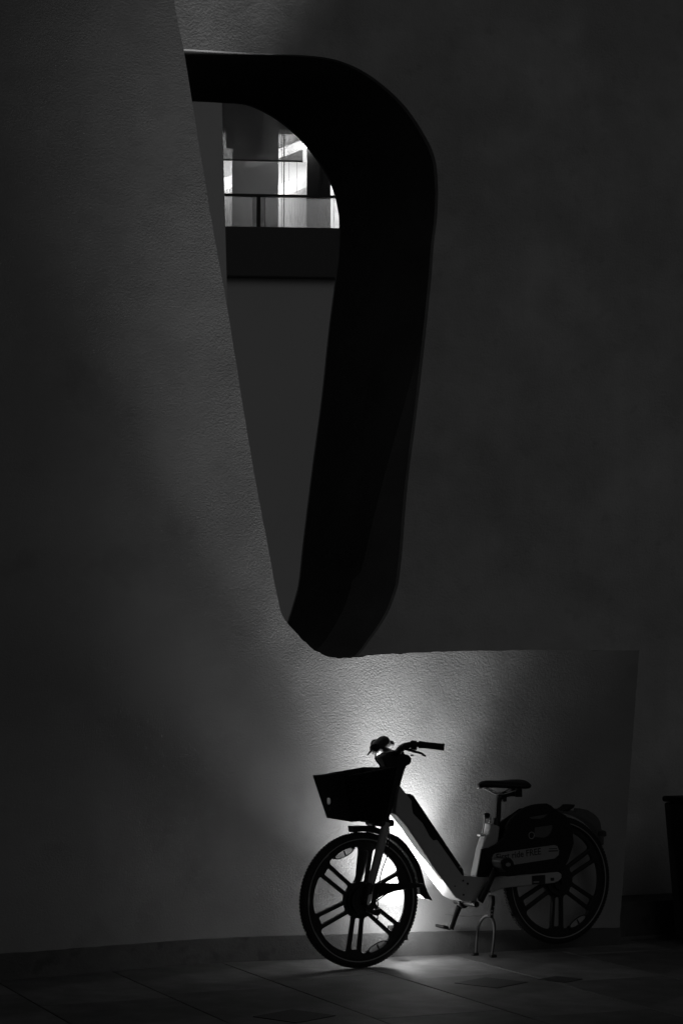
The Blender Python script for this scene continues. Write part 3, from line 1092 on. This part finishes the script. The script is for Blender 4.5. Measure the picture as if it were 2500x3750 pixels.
# ---- quick-release lever bracket in front of the seat post
ql = empty('quick_release', Matrix.Identity(4))
ql.parent = bike
tube('prong', [P(0.7440, 0.0, 0.735), P(0.7462, 0, 0.706), P(0.7395, 0, 0.672), P(0.7306, 0, 0.640)], 0.0036, M_STEEL, ql, 8)
tube('prong', [P(0.7785, 0.0, 0.735), P(0.7795, 0, 0.706), P(0.7725, 0, 0.672), P(0.7610, 0, 0.634)], 0.0040, M_STEEL, ql, 8)
tube('bridge', [P(0.7462, 0, 0.708), P(0.7625, 0, 0.7125), P(0.7790, 0, 0.708)], 0.0030, M_STEEL, ql, 8)
plate('yoke', [(0.7440, 0.735), (0.752, 0.742), (0.770, 0.742), (0.7785, 0.735), (0.773, 0.716), (0.752, 0.716)], -0.006, 0.006, M_BLACK, ql, 0.002)
bevel(box('clamp_plate', (0.709, -0.016, 0.6235), (0.768, 0.016, 0.6325), M_STEEL, ql), 0.002)

# ---- skirt guard, its stickers, rear mudguard
GUARD = [(0.6885, 0.5634), (0.7372, 0.5691), (0.7826, 0.5862), (0.8207, 0.616), (0.8361, 0.6405), (0.844, 0.6778), (0.8672, 0.7084), (0.9057, 0.7387),
         (0.9597, 0.7687), (1.0061, 0.7801), (1.0448, 0.7842), (1.0993, 0.7854), (1.1264, 0.7739), (1.1458, 0.7575), (1.2238, 0.7172), (1.2623, 0.6522),
         (1.269, 0.5691), (1.2282, 0.4752), (1.1804, 0.4282), (0.8262, 0.4187), (0.6574, 0.4206)]
plate('skirt_guard', GUARD, 0.046, 0.060, M_BLACK, bike, 0.004, 3)
plate('skirt_guard', [(0.74, 0.56), (0.86, 0.68), (1.0, 0.755), (1.1, 0.765), (1.2, 0.70), (1.24, 0.6), (1.2, 0.45), (0.8, 0.42), (0.70, 0.43)], -0.060, -0.048, M_BLACK, bike, 0.004)
ST = [(0.7498, 0.5142), (0.7574, 0.5313), (0.7726, 0.5388), (0.95, 0.5530), (1.1411, 0.5674), (1.1605, 0.5617), (1.1719, 0.5378), (1.1701, 0.5157), (1.144, 0.4977), (0.8475, 0.4718), (0.83, 0.4770), (0.78, 0.4880), (0.757, 0.4980)]
st = plate('sticker', ST, 0.0602, 0.0612, M_STICK, bike, 0)
st['label'] = 'long rounded grey sticker lettered First ride FREE'


def text(body, size, u, w, z, ang, m, parent, name='lettering', bold=0.0):
    cu = bpy.data.curves.new('t', 'FONT')
    cu.body = body
    cu.size = size
    cu.extrude = 0.0002
    cu.offset = bold
    ob = bpy.data.objects.new('t', cu)
    C.objects.link(ob)
    dg = bpy.context.evaluated_depsgraph_get()
    me = bpy.data.meshes.new_from_object(ob.evaluated_get(dg))
    bpy.data.objects.remove(ob)
    o = link(name, me, m, parent)
    o.matrix_local = Matrix.Translation(P(u, w, z)) @ Matrix.Rotation(-math.radians(ang), 4, 'Y') @ Matrix.Rotation(PI / 2, 4, 'X')
    return o


text('First ride FREE', 0.047, 0.775, 0.0616, 0.502, 4.2, M_INK, st, bold=0.0006)
bevel(box('print_line', (1.108, -0.0616, 0.5470), (1.158, -0.0612, 0.5510), M_INK, st), 0.0002)
bevel(box('print_line', (1.104, -0.0616, 0.5340), (1.165, -0.0612, 0.5400), M_INK, st), 0.0002)
ls = plate('sticker', [(0.987, 0.416), (1.0718, 0.4167), (1.0712, 0.3710), (0.988, 0.3702)], 0.0752, 0.0758, M_INK, bike, 0)
ls['label'] = 'small dark rectangular sticker on the pale chainstay'
box('print_line', (0.996, -0.0762, 0.379), (1.032, -0.0759, 0.386), M_STICK, ls)
plate('print_line', [(1.105, 0.384), (1.128, 0.384), (1.128, 0.400), (1.105, 0.400)], 0.0752, 0.0758, M_INK, bike, 0)
plate('moulded_panel', [(1.0186, 0.6623), (1.1286, 0.6721), (1.1298, 0.6569), (1.1207, 0.6333), (1.1009, 0.616), (1.0715, 0.6071), (1.018, 0.6128), (1.0133, 0.6249)], 0.0602, 0.0625, M_MOULD, bike, 0.001)
plate('moulded_panel', [(0.9853, 0.716), (1.0999, 0.7295), (1.0777, 0.7122), (1.0532, 0.7062), (0.9998, 0.7077)], 0.0602, 0.0615, M_MOULD, bike, 0.0005)
tube('lock_ring', [P(0.9963 + 0.017 * math.cos(t * PI / 12), 0.0625, 0.6223 + 0.017 * math.sin(t * PI / 12)) for t in range(25)], 0.0026, M_STICK, bike, 8, smoothn=1)
RF = arc(1.2, 0.380, 0.372, 168, 70, 20) + [(1.335, 0.752), (1.385, 0.742), (1.425, 0.722), (1.452, 0.700), (1.468, 0.6748), (1.474, 0.6358), (1.506, 0.6250),
      (1.507, 0.5991), (1.4895, 0.5951), (1.4888, 0.5543), (1.478, 0.5515), (1.470, 0.575)] + arc(1.2, 0.380, 0.350, 42, 168, 26)
plate('rear_mudguard', RF, -0.030, 0.030, M_GUARD, bike, 0.005)
bevel(box('rear_light', (1.488, -0.024, 0.600), (1.509, 0.024, 0.624), M_MOULD, bike), 0.003)
plate('carrier_stub', [(1.215, 0.745), (1.2515, 0.7583), (1.2676, 0.772), (1.2955, 0.7733), (1.2873, 0.7574), (1.25, 0.738)], -0.04, 0.04, M_BLACK, bike, 0.003)

# ---- cranks, pedals, chainring
bm = bmesh.new()
cyl(bm, (0.632, 0.005, 0.2885), Y, 0.016, 0.20, 20)
link('crank_axle', bm_mesh(bm), M_BLACKM, bike)
bm = bmesh.new()
add_tube(bm, [(0.628 + 0.026 * math.cos(t * PI / 14), 0.02, 0.292 + 0.026 * math.sin(t * PI / 14)) for t in range(29)], 0.0085, 8, smoothn=1)
for t in range(5):
    an = t * 2 * PI / 5
    add_tube(bm, [(0.628, 0.02, 0.292), (0.628 + 0.026 * math.cos(an), 0.02, 0.292 + 0.026 * math.sin(an))], 0.004, 6, smoothn=1)
link('chainring', bm_mesh(bm), M_BLACKM, bike, smooth=True)
tube('crank_arm', [P(0.6486, 0.098, 0.302), P(0.690, 0.102, 0.372), P(0.735, 0.108, 0.452), P(0.7557, 0.112, 0.4907)], [0.021, 0.019, 0.0155, 0.0165], M_BLACKM, bike, 16, flat=0.5, flat_dir=Vector((0, 1, 0)))
tube('crank_arm', [P(0.6445, -0.088, 0.262), P(0.627, -0.094, 0.220), P(0.607, -0.10, 0.165), P(0.600, -0.10, 0.146)], [0.018, 0.0165, 0.0155, 0.0165], M_BLACKM, bike, 16, flat=0.5, flat_dir=Vector((0, 1, 0)))
plate('pedal', [(0.7079, 0.5094), (0.7300, 0.5250), (0.7719, 0.5231), (0.7866, 0.5063), (0.7961, 0.4775), (0.7884, 0.4512), (0.7400, 0.4534), (0.7173, 0.4726)], 0.118, 0.205, M_BLACK, bike, 0.006)
bm = bmesh.new()
cyl(bm, P(0.752, 0.206, 0.492), Y, 0.010, 0.003, 20)
for v in bm.verts: v.co.x = 0.752 + (v.co.x - 0.752) * 1.5
link('pedal_reflector', bm_mesh(bm), M_LENS, bike)
plate('pedal', [(0.560, 0.163), (0.572, 0.166), (0.612, 0.153), (0.614, 0.142), (0.602, 0.139), (0.562, 0.152)], -0.195, -0.115, M_BLACK, bike, 0.004)
bm = bmesh.new()
for (u, z) in ((0.601, 0.2915), (0.604, 0.283), (0.609, 0.277), (0.615, 0.272)):
    cyl(bm, P(u, -0.028, z), Y, 0.0032, 0.006, 10)
link('chain_rivets', bm_mesh(bm), M_STEEL, bike)

# ---- double-legged stand
stn = empty('kickstand', Matrix.Identity(4))
stn.parent = bike
plate('stand_bracket', [(0.777, 0.318), (0.796, 0.318), (0.798, 0.285), (0.790, 0.245), (0.784, 0.205), (0.765, 0.205), (0.765, 0.245), (0.775, 0.285)], -0.018, 0.018, M_BLACKM, stn, 0.004)
bm = bmesh.new()
for (u, z) in ((0.787, 0.262), (0.7755, 0.242), (0.774, 0.224)):
    cyl(bm, P(u, 0.0195, z), Y, 0.0042, 0.004, 12)
link('stand_bolts', bm_mesh(bm), M_STEEL, stn)
tube('stand_leg', [P(0.776, -0.004, 0.218), P(0.765, -0.040, 0.205), P(0.757, -0.075, 0.165), P(0.760, -0.10, 0.10), P(0.7652, -0.119, 0.008)], [0.010, 0.0085, 0.0075, 0.007, 0.0068], M_STAND, stn, 12)
tube('stand_leg', [P(0.778, 0.004, 0.212), P(0.789, 0.012, 0.185), P(0.795, 0.012, 0.150), P(0.797, 0.0, 0.08), P(0.7958, -0.016, 0.008)], [0.010, 0.0085, 0.0075, 0.007, 0.0068], M_STAND, stn, 12)
for (u, w) in ((0.760, -0.122), (0.800, -0.014)):
    bevel(box('stand_foot', (u - 0.018, -w - 0.012, 0.0), (u + 0.018, -w + 0.012, 0.014), M_RUBBER, stn), 0.003)

# ================================================================== THE LAMP
LS, LN = 2.062, 0.125          # on the wall just above the skirting, behind the tyre
lamp = empty('wall_uplight', SITE)
tag(lamp, 'small wall uplight low on the wall, hidden behind the front tyre of the bicycle', 'lamp')
nw = curve_n(LS)
bevel(box('mounting_plate', (LS - 0.016, -nw - 0.008, 0.124), (LS + 0.016, -nw + 0.001, 0.160), M_BLACKM, lamp), 0.002)
bm = bmesh.new()
cyl(bm, (LS, -LN, 0.122), (0, 0, 1), 0.019, 0.036, 24)
link('lamp_housing', bm_mesh(bm), M_BLACKM, lamp)
bevel(box('bracket_arm', (LS - 0.006, -LN + 0.015, 0.126), (LS + 0.006, -nw - 0.006, 0.138), M_BLACKM, lamp), 0.001)
bm = bmesh.new()
cyl(bm, (LS, -LN, 0.1415), (0, 0, 1), 0.015, 0.003, 24)
cyl(bm, (LS + 0.0, -LN - 0.009, 0.160), (0, 0, 1), 0.0045, 0.034, 12, 0.0035)
link('lamp_lens', bm_mesh(bm), M_LAMPGLASS, lamp)
for nm, en, size, tilt, lean in (('uplight_core', 110, 64, -0.02, 0.04), ('uplight_flood', 62, 112, -0.03, 0.06), ('uplight_throw', 150, 19, -0.26, 0.0),
                                ('uplight_graze', 165, 36, -0.25, -0.03), ('uplight_graze', 230, 34, -0.06, -0.03), ('uplight_graze', 135, 56, 0.12, -0.02)):
    ld = bpy.data.lights.new(nm, 'SPOT')
    ld.energy = en
    ld.spot_size = math.radians(size)
    ld.spot_blend = 1.0
    ld.shadow_soft_size = 0.018
    lo_ = bpy.data.objects.new(nm, ld)
    C.objects.link(lo_)
    lo_.parent = lamp
    lo_.location = (LS, -LN, 0.152)
    lo_.rotation_euler = Vector((tilt, lean, 1.0)).to_track_quat('-Z', 'Y').to_euler()
pd_ = bpy.data.lights.new('lamp_spill', 'POINT')
pd_.energy = 3.0
pd_.shadow_soft_size = 0.028
po = bpy.data.objects.new('lamp_spill', pd_)
C.objects.link(po)
po.parent = lamp
po.location = (LS, -LN, 0.205)

# ================================================================== RIGHT EDGE
binn = empty('litter_bin', SITE @ Matrix.Translation((4.03, -0.02, 0)))
tag(binn, 'tall black bin standing at the right edge beyond the end of the low wall', 'bin')
bm = bmesh.new()
lo4 = [(-0.29, -0.24), (0.30, -0.24), (0.30, -0.03), (-0.29, -0.03)]
hi4 = [(-0.345, -0.27), (0.34, -0.27), (0.34, -0.02), (-0.345, -0.02)]
a = [bm.verts.new((x, y, 0.02)) for x, y in lo4]
b = [bm.verts.new((x, y, 0.765)) for x, y in hi4]
bm.faces.new(a[::-1]); bm.faces.new(b)
for i in range(4):
    bm.faces.new((a[i], a[(i + 1) % 4], b[(i + 1) % 4], b[i]))
bevel(link('bin_body', bm_mesh(bm), M_BLACK, binn), 0.015, 3)
bevel(box('bin_lid', (-0.352, -0.277, 0.768), (0.347, -0.013, 0.80), M_BASKET, binn), 0.012)
bevel(box('bin_foot', (-0.26, -0.21, 0.0), (0.27, -0.05, 0.02), M_BLACK, binn), 0.004)
pole = empty('pole', SITE @ Matrix.Translation((4.05, 0.20, 0)))
tag(pole, 'pale grey metal pole with two shiny bands behind the black bin', 'pole')
bm = bmesh.new()
cyl(bm, (0, 0, 0.50), (0, 0, 1), 0.035, 1.0, 20)
link('pole_shaft', bm_mesh(bm), M_POLE, pole, smooth=False)
for z in (0.86, 0.99):
    bm = bmesh.new()
    cyl(bm, (0, 0, z), (0.1, 0.0, 1), 0.040, 0.012, 20)
    link('pole_band', bm_mesh(bm), M_STRIPE, pole)
